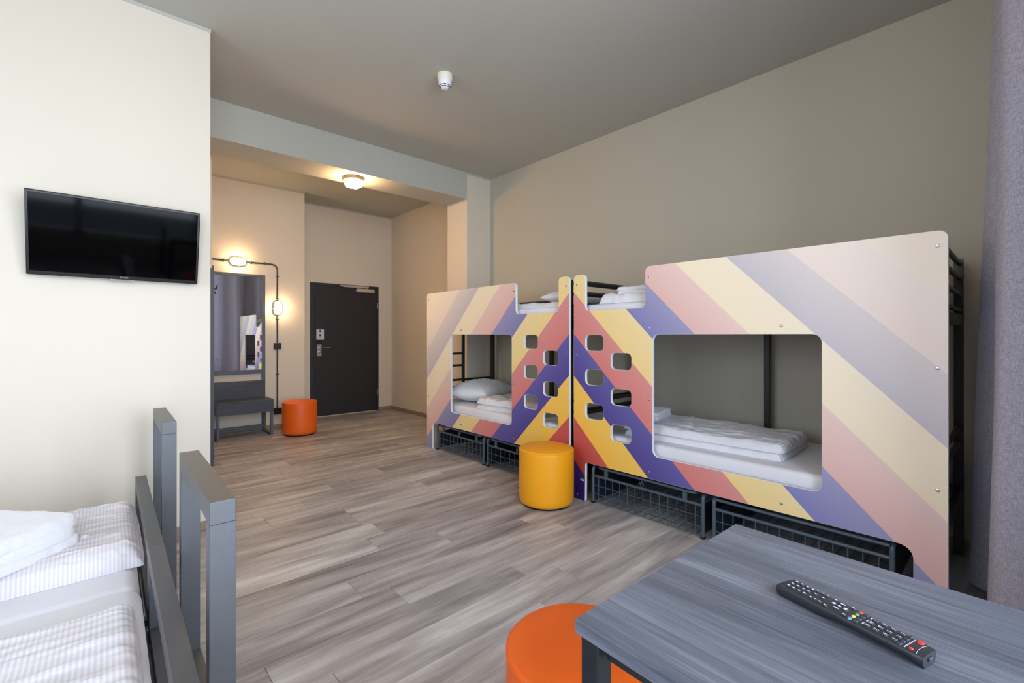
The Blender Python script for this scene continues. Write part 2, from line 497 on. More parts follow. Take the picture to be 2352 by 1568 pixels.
# floor: screed plus single planks
bm = nb(); box(bm, XL-0.1, XR+0.1, YF-0.1, YB+0.1, -0.12, -0.006)
floor = structure('floor', bm, M['screed'])
known = {10: 1.865, 9: 1.56, 17: 1.33, 20: 1.169, 21: 1.465, 19: 0.874, 24: 1.928, 12: 2.3}
cache = {}
def plank(x0, x1, y0):
    L = round(x1-x0, 3)
    if L < 0.03: return
    if L not in cache:
        b = nb(); g = 0.0006
        t = nb(); bmesh.ops.create_cube(t, size=1)
        for v in t.verts: v.co = Vector((v.co.x*(L-2*g), v.co.y*(0.2-2*g), v.co.z*0.006))
        te = [e for e in t.edges if all(v.co.z > 0 for v in e.verts)]
        bmesh.ops.bevel(t, geom=te, offset=0.0012, segments=1, affect='EDGES')
        merge(b, t)
        me = bpy.data.meshes.new('plank'); bmesh.ops.recalc_face_normals(b, faces=b.faces[:]); b.to_mesh(me); b.free()
        me.materials.append(M['plank']); cache[L] = me
    o = bpy.data.objects.new('plank', cache[L]); COL.objects.link(o)
    o.parent = floor
    o.matrix_parent_inverse = WM[floor.name].inverted()
    o.location = ((x0+x1)/2, y0+0.1, -0.003)
k = 0
while True:
    y0 = -0.475+0.2*k
    if y0 > YB-0.05: break
    yy0 = y0
    off = known.get(k)
    if off is None: off = random.Random(k*13+5).uniform(0, 1.2)
    xmin = XL
    x = off
    while x > xmin: x -= 1.2
    while x < XR:
        a, b = max(x, xmin), min(x+1.2, XR)
        plank(a, b, yy0)
        x += 1.2
    k += 1

bm = nb(); box(bm, XL-0.1, XR+0.1, YF-0.1, YB+0.12, H, H+0.12)
structure('ceiling', bm, M['ceiling'])
bm = nb(); box(bm, XR, XR+0.12, YF-0.1, 4.80, 0, H)
structure('wall_right', bm, M['taupe'])
bm = nb(); box(bm, XR, XR+0.12, 4.80, YB+0.12, 0, H)
structure('wall_hall_right', bm, M['wall'])
# door wall with opening
DX0, DX1, DZ = 2.437, 3.540, 2.055
bm = nb()
box(bm, XM, DX0, YB, YB+0.12, 0, H); box(bm, DX1, XR, YB, YB+0.12, 0, H); box(bm, DX0, DX1, YB, YB+0.12, DZ, H)
structure('wall_back', bm, M['wall'])
bm = nb(); box(bm, 0.845, XM, YM, YM+0.5, 0, H)
structure('wall_hall', bm, M['wall'])
# partition carrying the TV, its return and the bathroom side wall with its doorway
bm = nb(); box(bm, XL, XP, YP, YP+0.12, 0, H)
structure('wall_partition', bm, M['wall'])
BY0, BY1, BZ = 5.23, 6.05, 1.89
bm = nb()
box(bm, 0.45, XP, YP+0.12, 4.6, 0, H)
box(bm, 0.45, XP, 4.6, BY0-0.06, 0, H); box(bm, 0.45, 0.845, BY0-0.06, BY0, BZ, H); box(bm, 0.45, 0.80, BY0-0.06, BY0, 0, BZ); box(bm, 0.745, 0.845, BY1, YM+0.3, 0, H); box(bm, 0.745, 0.845, BY0, BY1, BZ, H)
structure('wall_bathroom', bm, M['wall'])
bm = nb(); box(bm, 0.2, 0.6, BY0-0.3, YM+0.3, 0, H)
structure('wall_bathroom_inner', bm, M['wall'])
SY0, SY1, SZ0, SZ1 = 0.0, 2.5, 0.95, 2.75  # opening for the assumed side window
bm = nb(); box(bm, XL-0.12, XL, YF-0.1, SY0, 0, H); box(bm, XL-0.12, XL, SY1, YP+0.12, 0, H)
box(bm, XL-0.12, XL, SY0, SY1, 0, SZ0); box(bm, XL-0.12, XL, SY0, SY1, SZ1, H)
structure('wall_left', bm, M['wall'])
# window wall; its window, unseen behind the camera, is assumed
WX0, WX1, WZ0, WZ1 = -1.25, 2.15, 0.25, 2.95
bm = nb()
box(bm, XL, WX0, YF-0.12, YF, 0, H); box(bm, WX1, XR, YF-0.12, YF, 0, H)
box(bm, WX0, WX1, YF-0.12, YF, 0, WZ0); box(bm, WX0, WX1, YF-0.12, YF, WZ1, H)
structure('wall_front', bm, M['wall'])
win = empty('assumed_window_1', (0.45, YF-0.06, WZ0), kind='structure')
bm = nb()
for a, b in ((WX0, WX0+0.07), (WX1-0.07, WX1), (-0.15, -0.08), (1.02, 1.09)): box(bm, a, b, YF-0.09, YF-0.03, WZ0, WZ1, 0.004)
for a, b in ((WZ0, WZ0+0.07), (WZ1-0.07, WZ1)): box(bm, WX0+0.07, WX1-0.07, YF-0.09, YF-0.03, a, b, 0.004)
obj('window_frame', bm, M['white_plastic'], win)
for a, b in ((WX0+0.07, -0.15), (-0.08, 1.02), (1.09, WX1-0.07)):
    bm = nb(); box(bm, a, b, YF-0.064, YF-0.058, WZ0+0.07, WZ1-0.07)
    obj('pane', bm, M['glass'], win)
win2 = empty('assumed_window_2', (XL-0.06, (SY0+SY1)/2, SZ0), kind='structure')  # assumed side window, unseen, added to let fill light in
bm = nb()
ym = (SY0+SY1)/2
for a, b in ((SY0, SY0+0.07), (SY1-0.07, SY1), (ym-0.035, ym+0.035)): box(bm, XL-0.09, XL-0.03, a, b, SZ0, SZ1, 0.004)
for a, b in ((SY0+0.07, ym-0.035), (ym+0.035, SY1-0.07)):
    for c, d in ((SZ0, SZ0+0.07), (SZ1-0.07, SZ1)): box(bm, XL-0.09, XL-0.03, a, b, c, d, 0.004)
obj('window_frame', bm, M['white_plastic'], win2)
for a, b in ((SY0+0.07, ym-0.035), (ym+0.035, SY1-0.07)):
    bm = nb(); box(bm, XL-0.064, XL-0.058, a, b, SZ0+0.07, SZ1-0.07)
    obj('pane', bm, M['glass'], win2)
# pillar and dropped beam
bm = nb(); box(bm, 3.398, XR, 4.567, 4.985, 0, H)
structure('wall_pillar', bm, M['wall'])
bm = nb(); box(bm, XP, 3.398, 4.567, 4.985, 2.916, H)
structure('ceiling_beam', bm, M['ceiling'])
# painted shadow line where the ceiling colour laps onto the walls
def trim(n, x0, x1, y0, y1, z0=H-0.022, z1=H):
    b = nb(); box(b, x0, x1, y0, y1, z0, z1)
    o = structure('trim_%d' % n, b, M['ceiling']); return o
trim(1, XL, XP+0.003, YP-0.003, YP)
trim(2, 3.395, XR, 4.564, 4.567)
trim(3, 0.85, XM+0.003, YM-0.003, YM)
trim(4, XM, XR, YB-0.003, YB)
trim(5, 3.395, 3.398, 4.567, 4.985, 2.896, 2.916)
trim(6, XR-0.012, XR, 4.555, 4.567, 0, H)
# skirting
def skirt(name, x0, x1, y0, y1, mm='base'):
    b = nb(); box(b, x0, x1, y0, y1, 0, 0.058, 0.003)
    return structure(name, b, M[mm])
skirt('baseboard_hall', 0.85, XM, YM-0.014, YM)
skirt('baseboard_back_left', XM, DX0-0.01, YB-0.014, YB)
skirt('baseboard_back_right', DX1+0.01, XR, YB-0.014, YB)
skirt('baseboard_hall_right', XR-0.014, XR, 4.985, YB-0.014)
skirt('baseboard_partition', XL, XP, YP-0.014, YP)
skirt('baseboard_left', XL, XL+0.014, YF, YP-0.014)
skirt('baseboard_right', XR-0.014, XR, YF, 4.55)

# entrance door
d1 = empty('door_1', ((DX0+DX1)/2, YB, 0), kind='structure')
bm = nb()
fy0, fy1 = YB-0.012, YB+0.10
box(bm, DX0, DX0+0.050, fy0, fy1, 0, DZ, 0.003); box(bm, DX1-0.024, DX1, fy0, fy1, 0, DZ, 0.003); box(bm, DX0+0.050, DX1-0.024, fy0, fy1, DZ-0.036, DZ, 0.003)
obj('door_frame', bm, M['doorframe'], d1)
bm = nb(); box(bm, DX0+0.053, DX1-0.027, YB+0.001, YB+0.045, 0.014, DZ-0.039, 0.002)
leaf = obj('door_leaf', bm, M['door'], d1)
bm = nb(); box(bm, DX0+0.05, DX1-0.024, YB-0.002, YB+0.05, 0.0, 0.011, 0.002)  # pale metal strip standing in for corridor light under the door
obj('door_gap_light', bm, M['gap_light'], d1)
bm = nb(); box(bm, 2.537, 2.608, YB-0.014, YB+0.001, 0.929, 1.112, 0.004); obj('lock_plate', bm, M['steel'], leaf)
bm = nb(); box(bm, 2.535, 2.606, YB-0.018, YB+0.001, 1.112, 1.177, 0.004); obj('card_reader', bm, M['socket'], leaf)
bm = nb()
tube(bm, fillet([(2.575, YB-0.012, 1.058), (2.575, YB-0.06, 1.058), (2.722, YB-0.062, 1.064)], 0.012), 0.009, 10)
obj('door_handle', bm, M['chrome'], leaf, smooth=True)
bm = nb(); lathe(bm, [(0.019, 0), (0.019, 0.010), (0.013, 0.014), (0.0, 0.014)], (2.573, YB-0.013, 0.998), 20, 'Y', flip=-1)
obj('lock_knob', bm, M['chrome'], leaf, smooth=True)
bm = nb(); box(bm, 2.533, 2.645, YB-0.001, YB+0.001, 1.186, 1.339)
sign = obj('notice_sign', bm, M['paper'], leaf)
for zc in (1.316, 1.252):
    bm = nb(); lathe(bm, [(0.018, 0), (0.018, 0.001), (0, 0.001)], (2.589, YB-0.001, zc), 20, 'Y', flip=-1)
    box(bm, 2.581, 2.597, YB-0.0030, YB-0.0018, zc-0.003, zc+0.003)
    obj('notice_icon', bm, M['blueprint'], d1)
bm = nb()
for zc in (1.290, 1.284, 1.226, 1.219, 1.207, 1.201): box(bm, 2.543, 2.635, YB-0.0022, YB-0.001, zc-0.0012, zc+0.0012)
obj('notice_print', bm, M['greyprint'], d1)
bm = nb(); box(bm, 3.150, 3.448, YB-0.055, YB+0.001, 1.945, 2.003, 0.004); obj('closer_body', bm, M['closer'], leaf)
bm = nb(); box(bm, 2.887, 3.362, YB-0.032, YB-0.012, 2.021, 2.045, 0.003)
tube(bm, [(3.34, YB-0.03, 2.0), (3.34, YB-0.03, 2.03)], 0.008, 8)
box(bm, 2.93, 3.345, YB-0.044, YB-0.034, 2.012, 2.024, 0.002)
obj('closer_rail', bm, M['closer'], d1)
for z0, z1 in ((1.69, 1.79), (0.26, 0.36)):
    bm = nb(); tube(bm, [(3.516, YB-0.012, z0), (3.516, YB-0.012, z1)], 0.008, 10); obj('hinge', bm, M['steel'], d1, smooth=True)

# bathroom door (seen edge on past the end of the partition)
d2 = empty('door_2', (0.845, (BY0+BY1)/2, 0), kind='structure')
bm = nb()
for a, b in ((BY0-0.03, BY0+0.02), (BY1-0.02, BY1+0.03)): box(bm, 0.80, 0.869, a, b, 0, BZ+0.03, 0.002)
box(bm, 0.80, 0.869, BY0+0.02, BY1-0.02, BZ-0.02, BZ+0.03, 0.002)
obj('door_frame', bm, M['bathframe'], d2)
bm = nb(); box(bm, 0.815, 0.855, BY0+0.022, BY1-0.022, 0.01, BZ-0.022, 0.002)
leaf = obj('door_leaf', bm, M['bathframe'], d2)
bm = nb(); tube(bm, fillet([(0.853, BY0+0.09, 1.03), (0.918, BY0+0.09, 1.03), (0.922, BY0+0.20, 1.03)], 0.014), 0.010, 10)
obj('door_handle', bm, M['chrome'], leaf, smooth=True)
bm = nb()
tube(bm, fillet([(0.868, BY0+0.005, 1.70), (0.895, BY0+0.005, 1.70), (0.895, BY0+0.005, 1.735)], 0.01), 0.005, 8)
tube(bm, fillet([(0.868, BY0+0.005, 1.68), (0.885, BY0+0.005, 1.665), (0.885, BY0+0.005, 1.65)], 0.01), 0.005, 8)
obj('coat_hook', bm, M['socket'], d2, smooth=True)

# =================================================================== BUNK BEDS
def arc_corner(p, q, r_, n=5):
    pass

def rounded_poly(pts, n=6):
    # pts: (x, y, r)
    out = []
    m_ = len(pts)
    for i in range(m_):
        a = Vector(pts[i-1][:2]); b = Vector(pts[i][:2]); c = Vector(pts[(i+1) % m_][:2]); r = pts[i][2]
        if r <= 0: out.append(b); continue
        d1_ = (a-b).normalized(); d2_ = (c-b).normalized()
        p = b+d1_*r; q = b+d2_*r; cen = b+(d1_+d2_)*r
        for k in range(n+1):
            t = k/n*PI/2
            out.append(cen-d2_*r*math.cos(t)-d1_*r*math.sin(t))
    return out

def flat_panel(outline, holes, thick, bevel=0.0015):
    cu = bpy.data.curves.new('pc', 'CURVE'); cu.dimensions = '2D'; cu.fill_mode = 'BOTH'
    cu.extrude = thick/2-bevel; cu.bevel_depth = bevel; cu.bevel_resolution = 1
    cu.offset = -bevel
    for poly in [outline]+holes:
        sp = cu.splines.new('POLY'); sp.points.add(len(poly)-1); sp.use_cyclic_u = True
        for i, p in enumerate(poly): sp.points[i].co = (p[0], p[1], 0, 1)
    co = bpy.data.objects.new('pc', cu); COL.objects.link(co)
    bpy.context.view_layer.update()
    me = bpy.data.meshes.new_from_object(co.evaluated_get(bpy.context.evaluated_depsgraph_get()))
    bpy.data.objects.remove(co, do_unlink=True); bpy.data.curves.remove(cu)
    bm = nb(); bm.from_mesh(me); bpy.data.meshes.remove(me)
    bmesh.ops.remove_doubles(bm, verts=bm.verts[:], dist=0.0001)
    return bm

PL = 2.114
def rr(s0, s1, z0, z1, r): return rounded_poly([(s0, z0, r), (s1, z0, r), (s1, z1, r), (s0, z1, r)])
OUT = rounded_poly([(0, 0, 0.012), (0.110, 0, 0.012), (0.113, 0.295, 0.022), (1.998, 0.295, 0.055), (1.998, 0, 0.012), (PL, 0, 0.012),
                    (PL, 1.716, 0.035), (0.624, 1.716, 0.032), (0.624, 1.438, 0.040), (0.113, 1.438, 0.032), (0.113, 1.715, 0.032), (0, 1.715, 0.032)])
HOLES = [rr(0.679, 1.641, 0.450, 1.260, 0.042)]
for z0 in (1.138, 0.882, 0.628): HOLES.append(rr(0.113, 0.279, z0, z0+0.118, 0.034))
for z0 in (1.010, 0.756, 0.500): HOLES.append(rr(0.346, 0.515, z0, z0+0.119, 0.034))
HOLES_FAR = HOLES[:1]
for z0 in (1.138, 0.882, 0.628): HOLES_FAR.append(rr(0.350, 0.518, z0, z0+0.118, 0.034))
for z0 in (1.010, 0.756, 0.500): HOLES_FAR.append(rr(0.117, 0.285, z0, z0+0.119, 0.034))
BOLTS = [(2.08, 1.649), (2.08, 1.110), (2.08, 0.572), (2.08, 0.037), (1.455, 1.305), (1.455, 0.346),
         (0.653, 1.642), (0.653, 1.302), (0.653, 0.823), (0.653, 0.342), (0.033, 1.640), (0.033, 1.106), (0.033, 0.571), (0.033, 0.037)]

def bunk(sgn, y_in, rz, label):
    """sgn -1: panel runs towards the camera from its inner end, +1: away from it"""
    root = empty('bunk_bed', (2.76, y_in, 0), rz, label, 'bunk bed', 'striped bunk beds')
    MW = WM[root.name]
    def L(bm):                                            # local (x depth, s length, z) -> world
        t = Matrix.Diagonal((1, sgn, 1, 1))
        bmesh.ops.transform(bm, matrix=MW @ t, verts=bm.verts[:]); return bm
    # panel
    pb = flat_panel(OUT, HOLES if sgn < 0 else HOLES_FAR, 0.024)
    # curve plane (s, z, thickness) -> (x, s, z)
    for v in pb.verts: v.co = Vector((0.012+v.co.z, v.co.x, v.co.y))
    L(pb)
    bmesh.ops.recalc_face_normals(pb, faces=pb.faces[:])
    R = MW.to_3x3(); nx = R @ Vector((-1, 0, 0))
    for f in pb.faces:
        f.material_index = 0 if f.normal.dot(nx) > 0.95 else 1
    panel = obj('front_panel', pb, [M['print'], M['edge']], root, recalc=False)
    for s, z in BOLTS:
        bm = nb(); lathe(bm, [(0.0085, 0), (0.0075, 0.003), (0.004, 0.0042), (0, 0.0042)], (0, s, z), 14, 'X', flip=-1)
        obj('bolt', L(bm), M['bolt'], panel, smooth=True)
    # posts
    for x, s, z1 in ((0.048, 0.035, 1.69), (0.048, PL-0.035, 1.69), (0.925, 0.030, 1.69), (0.925, PL-0.030, 1.69), (0.925, 1.07, 1.36), (0.048, 0.655, 1.42)):
        z0 = 0.0 if not (x < 0.1 and s == 0.655) else 1.30
        bm = nb(); box(bm, x-0.020, x+0.020, s-0.020, s+0.020, z0, z1, 0.003); obj('post', L(bm), M['black'], root)
    # end rails
    for s in (0.030, PL-0.030):
        for z in (1.667, 1.582, 1.490, 1.398, 0.73, 0.645):
            bm = nb(); tube(bm, [(0.060, s, z), (0.912, s, z)], 0.0135, 8); obj('end_rail', L(bm), M['black'], root, smooth=True)
        for z in (0.36, 1.34):
            bm = nb(); box(bm, 0.060, 0.912, s-0.015, s+0.015, z-0.03, z+0.03, 0.003); obj('end_rail', L(bm), M['black'], root)
    # long side rails
    for x in (0.046, 0.925):
        for z in (0.36, 1.34):
            bm = nb(); box(bm, x-0.012, x+0.012, 0.055, PL-0.055, z-0.03, z+0.03, 0.003); obj('side_rail', L(bm), M['black'], root)
    bm = nb(); tube(bm, [(0.925, 0.05, 1.62), (0.925, PL-0.05, 1.62)], 0.0135, 8); obj('side_rail', L(bm), M['black'], root, smooth=True)
    # slatted bases
    for zb in (0.382, 1.362):
        for i in range(13):
            s = 0.12+i*(PL-0.24)/12
            bm = nb(); box(bm, 0.058, 0.912, s-0.045, s+0.045, zb-0.008, zb+0.008, 0.002); obj('slat', L(bm), M['black'], root)
    if sgn > 0:                                            # ladder frame at the hall end
        s = PL-0.030
        bm = nb(); box(bm, 0.46, 0.49, s-0.014, s+0.014, 0.70, 1.31, 0.002)
        for z in (1.04, 0.90): box(bm, 0.065, 0.46, s-0.011, s+0.011, z-0.012, z+0.012, 0.002)
        obj('end_frame', L(bm), M['black'], root)
    def mattress(z0, z1, lab):
        bm = nb(); box(bm, 0.050, 0.895, 0.070, PL-0.070, z0, z1, 0.028, 4)
        L(bm)
        c = MW @ Vector((0.47, sgn*PL/2, z0))
        return tag(obj('mattress', bm, M['sheet'], origin=c, smooth=True, angle=60), lab[0], 'mattress', 'bunk mattresses')
    return root, MW, L, mattress

rb, MR, LR, matR = bunk(-1, 2.333, 0.0, 'near striped bunk bed with the wide sleeping window, beside the grey curtain')
lb, ML, LL, matL = bunk(+1, 2.379, math.radians(-0.7), 'far striped bunk bed standing next to the pillar and the entrance passage')
matR(0.39, 0.522, ['white sheeted mattress on the lower level of the near bunk bed'])
matR(1.371, 1.488, ['white sheeted mattress on the upper level of the near bunk bed'])
matL(0.39, 0.522, ['white sheeted mattress on the lower level of the far bunk bed'])
matL(1.371, 1.488, ['white sheeted mattress on the upper level of the far bunk bed'])
bm = nb(); box(bm, 2.7594, 2.7602, 2.233, 2.267, 0.150, 0.163)
st = obj('sticker', bm, M['label'], rb)
bm = nb(); box(bm, 2.7588, 2.7594, 2.240, 2.260, 0.1535, 0.1590); obj('sticker_print', bm, M['vent'], st)

# bedding on the bunks
def soft(name, m, label, cat, group=None, layers=1, **kw):
    bm = nb(); kw.setdefault('cr', 0.010)
    softslab(bm, **kw)
    o = obj(name, bm, m, smooth=True, angle=80, origin=(kw['cx'], kw['cy'], kw['z0']), rz=kw.get('rot', 0))
    return tag(o, label, cat, group)

def folded_duvet(label, cx, cy, z0, L, W, hs, rot=0.0, m='duvet', seed=1.0, group=None, shrink=0.02, amp=0.006, name='folded_duvet', cat='duvet', px=10, nx=100, ny=80, freq=7, dir=(1, 1)):
    bm = nb(); z = z0
    rnd = random.Random(int(seed*10))
    for i, h in enumerate(hs):
        softslab(bm, cx+rnd.uniform(-1, 1)*shrink*0.5, cy+rnd.uniform(-1, 1)*shrink*0.4, z, L-rnd.uniform(0, shrink), W-rnd.uniform(0, shrink), h, rot, nx, ny, px, amp, freq, seed+i*3.1, dir=dir, edge=h*0.62, rc=0.025, cr=0.003 if m == 'towel' else 0.007)
        z += h*0.93
    o = obj(name, bm, M[m], smooth=True, angle=80, origin=(cx, cy, z0), rz=rot)
    return tag(o, label, cat, group)

folded_duvet('white folded duvet on the near lower bunk, filling the wide window', 3.19, 1.47, 0.523, 0.56, 1.08, (0.052, 0.052), math.radians(2), seed=2.2, amp=0.011, freq=5, dir=(2.6, 0.7), ny=90)
soft('pillow', M['pillow'], 'white pillow tip at the right edge of the near lower bunk window', 'pillow', cx=3.28, cy=0.52, z0=0.522, L=0.62, W=0.40, H=0.14, rot=0.1, px=3, flat=False, amp=0.012, freq=8, seed=5)
folded_duvet('small folded white towel behind the left edge of the near lower bunk window', 3.22, 1.93, 0.622, 0.34, 0.20, (0.02, 0.02, 0.02), 0.2, 'towel', 3.0, name='folded_towel', cat='towel', nx=30, ny=24)
soft('pillow', M['pillow'], 'plump white pillow leaning up in the far lower bunk window', 'pillow', cx=3.24, cy=4.07, z0=0.524, L=0.66, W=0.50, H=0.235, rot=0.35, px=2.6, flat=False, amp=0.016, freq=7, seed=9, q=0.5)
folded_duvet('white folded duvet beside the plump pillow in the far lower bunk', 3.22, 3.33, 0.523, 0.66, 0.80, (0.055, 0.055), 0.12, seed=4.4, amp=0.014, freq=7, px=5)
soft('pillow', M['pillow'], 'white pillow behind the post of the far upper bunk', 'pillow', cx=3.24, cy=2.70, z0=1.535, L=0.6, W=0.34, H=0.11, rot=0.0, px=3, flat=False, amp=0.01, freq=8, seed=12)
folded_duvet('white duvet spread flat on the far upper bunk', 3.22, 3.22, 1.489, 0.72, 1.30, (0.048,), 0.0, seed=6.1, amp=0.016, freq=6, px=6, ny=90)
folded_duvet('white folded duvet in the notch of the near upper bunk', 3.14, 1.73, 1.489, 0.62, 0.90, (0.070,), 0.03, seed=7.7, amp=0.014, freq=7, px=5)
folded_duvet('white folded towels on the duvet of the near upper bunk', 3.10, 1.76, 1.556, 0.40, 0.60, (0.030, 0.028), 0.1, 'towel', 8.8, name='folded_towel', cat='towel', nx=40, ny=30, amp=0.008)
soft('pillow', M['pillow'], 'white pillow at the window end of the near upper bunk', 'pillow', cx=3.30, cy=0.50, z0=1.489, L=0.62, W=0.40, H=0.18, rot=0.05, px=3, flat=False, amp=0.012, freq=8, seed=15)

# wire storage baskets under the bunks
def basket(sgn, y_in, rz, s0, s1, handle, label):
    MW = Matrix.Translation(Vector((2.76, y_in, 0))) @ Matrix.Rotation(rz, 4, 'Z')
    def L(bm):
        bmesh.ops.transform(bm, matrix=MW @ Matrix.Diagonal((1, sgn, 1, 1)), verts=bm.verts[:]); return bm
    c = MW @ Vector((0.4, sgn*(s0+s1)/2, 0))
    root = empty('storage_basket', c, rz, label, 'basket', 'wire storage baskets under the bunk beds')
    x0, x1 = 0.035, 0.80
    r = 0.012
    for s in (s0+r, s1-r):                                  # side hoops
        bm = nb(); tube(bm, fillet([(x0, s, 0.012), (x0, s, 0.266), (x1, s, 0.266), (x1, s, 0.012)], 0.03), r, 10)
        obj('side_hoop', L(bm), M['basket'], root, smooth=True)
        bm = nb(); si = s+(0.010 if s < (s0+s1)/2 else -0.010)
        box(bm, x0+0.014, x1-0.014, si-0.002, si+0.002, 0.02, 0.20)
        obj('side_sheet', L(bm), M['basketdark'], root)
    bm = nb(); tube(bm, [(x0, s0+0.02, 0.203), (x0, s1-0.02, 0.203)], 0.010, 10); obj('front_rail', L(bm), M['basket'], root, smooth=True)
    bm = nb(); tube(bm, [(x1, s0+0.02, 0.203), (x1, s1-0.02, 0.203)], 0.010, 8); obj('back_rail', L(bm), M['basket'], root, smooth=True)
    if handle:
        bm = nb(); tube(bm, fillet([(x0+0.06, s0+0.055, 0.266), (x0-0.006, s0+0.065, 0.270), (x0-0.006, s1-0.065, 0.270), (x0+0.06, s1-0.055, 0.266)], 0.03), 0.0095, 10)
        obj('handle', L(bm), M['basket'], root, smooth=True)
        for s in (s0+0.13, s1-0.13):
            bm = nb(); box(bm, x0-0.006, x0+0.006, s-0.014, s+0.014, 0.208, 0.270, 0.001); obj('handle_bracket', L(bm), M['basket'], root)
        cs = (s0+s1)/2-0.01
        bm = nb()
        for k_, dz in ((-0.006, 0.008), (0.006, -0.008)):
            pts = [(x0-0.004, cs+k_+0.011*math.cos(a), 0.240+dz+0.018*math.sin(a)) for a in [2*PI*i/14 for i in range(15)]]
            tube(bm, pts, 0.0026, 6)
        obj('loop_emblem', L(bm), M['basket'], root, smooth=True)
    else:
        bm = nb(); tube(bm, [(x0, s0+0.02, 0.262), (x0, s1-0.02, 0.262)], 0.010, 10); obj('front_rail', L(bm), M['basket'], root, smooth=True)
    n = int(round((s1-s0)/0.0635))
    for i in range(1, n):
        s = s0+(s1-s0)*i/n
        bm = nb(); tube(bm, [(x0, s, 0.203), (x0, s, 0.014)], 0.0029, 5); obj('wire', L(bm), M['basket'], root)
    for z in (0.132, 0.069, 0.016):
        bm = nb(); tube(bm, [(x0, s0+0.02, z), (x0, s1-0.02, z)], 0.0029, 5); obj('wire', L(bm), M['basket'], root)
    bm = nb()
    for i in range(1, n):
        s = s0+(s1-s0)*i/n; tube(bm, [(x0, s, 0.014), (x1, s, 0.014)], 0.0027, 4)
    for i in range(1, 12):
        x = x0+(x1-x0)*i/12; tube(bm, [(x, s0+0.02, 0.016), (x, s1-0.02, 0.016)], 0.0027, 4)
    tag(obj('bottom_mesh', L(bm), M['basket'], root), kind='stuff')
    bm = nb()
    for s in (s0+0.012, s1-0.012):
        for x in (x0, x1): box(bm, x-0.014, x+0.014, s-0.012, s+0.012, 0.0, 0.012)
    obj('foot', L(bm), M['glide'], root)
basket(-1, 2.333, 0.0, 0.148, 1.018, True, 'wire storage basket with loop emblem under the near bunk, left one')
basket(-1, 2.333, 0.0, 1.062, 1.930, False, 'wire storage basket under the near bunk, right one behind the table')
A7 = math.radians(-0.7)
basket(+1, 2.379, A7, 1.110, 1.960, True, 'wire storage basket under the far bunk, farthest one by the passage')
basket(+1, 2.379, A7, 0.220, 1.070, True, 'wire storage basket under the far bunk, partly behind the yellow stool')

# =================================================================== STOOLS
def stool(cx, cy, m, label):
    root = empty('pouf_stool', (cx, cy, 0), 0, label, 'stool', 'round leatherette pouf stools')
    R_ = 0.205
    prof = [(0.0, 0.012), (0.180, 0.012), (0.196, 0.020), (0.203, 0.040), (R_, 0.065), (R_+0.001, 0.20), (R_, 0.385)]
    for k_ in range(1, 7):
        a = PI/2*k_/6; prof.append((R_-0.016+0.016*math.cos(a), 0.400+0.016*math.sin(a)))
    prof += [(0.172, 0.4225), (0.13, 0.427), (0.07, 0.431), (0, 0.432)]
    bm = nb(); lathe(bm, prof, (cx, cy, 0), 72)
    obj('cover', bm, m, root, smooth=True, angle=70)
    bm = nb(); tube(bm, [(cx+(R_-0.001)*math.cos(a), cy+(R_-0.001)*math.sin(a), 0.404) for a in [2*PI*i/72 for i in range(73)]], 0.0028, 6, cap=False)
    obj('seam', bm, m, root, smooth=True)
    bm = nb(); lathe(bm, [(0.0, 0), (0.178, 0), (0.180, 0.012), (0, 0.012)], (cx, cy, 0), 48)
    obj('base', bm, M['glide'], root)
stool(2.530, 2.406, M['yellow'], 'yellow round leatherette stool in front of the bunk beds')
stool(1.965, 6.186, M['orange'], 'orange round leatherette stool in the passage beside the entrance door')
stool(0.986, 0.806, M['orange'], 'orange round leatherette stool tucked against the grey table corner')

# =================================================================== TABLE + REMOTE
TR = math.radians(-1.8)
tp = Vector((1.306, 0.529, 0))
TM = Matrix.Translation(tp) @ Matrix.Rotation(TR, 4, 'Z')
def TL(bm): bmesh.ops.transform(bm, matrix=TM, verts=bm.verts[:]); return bm
TW, TD = 0.655, 0.70
tc_ = TM @ Vector((-TW/2, -TD/2, 0))
tbl = empty('table', tc_, TR, 'grey wood grain table with black metal legs holding the remote', 'table')
bm = nb(); box(bm, -TW, 0, -TD, 0, 0.714, 0.74, 0.0015); obj('tabletop', TL(bm), M['desk'], tbl)
for x in (-TW+0.006, -0.006-0.04):
    for y in (-0.010-0.04, -TD+0.01):
        bm = nb(); box(bm, x, x+0.04, y, y+0.04, 0, 0.714, 0.003); obj('leg', TL(bm), M['black'], tbl)
bm = nb()
box(bm, -TW+0.024, -TW+0.046, -TD+0.056, -0.056, 0.684, 0.713); box(bm, -0.046, -0.024, -TD+0.056, -0.056, 0.684, 0.713)
box(bm, -TW+0.054, -0.054, -0.05, -0.028, 0.684, 0.713); box(bm, -TW+0.054, -0.054, -TD+0.028, -TD+0.05, 0.684, 0.713)
obj('apron_frame', TL(bm), M['black'], tbl)

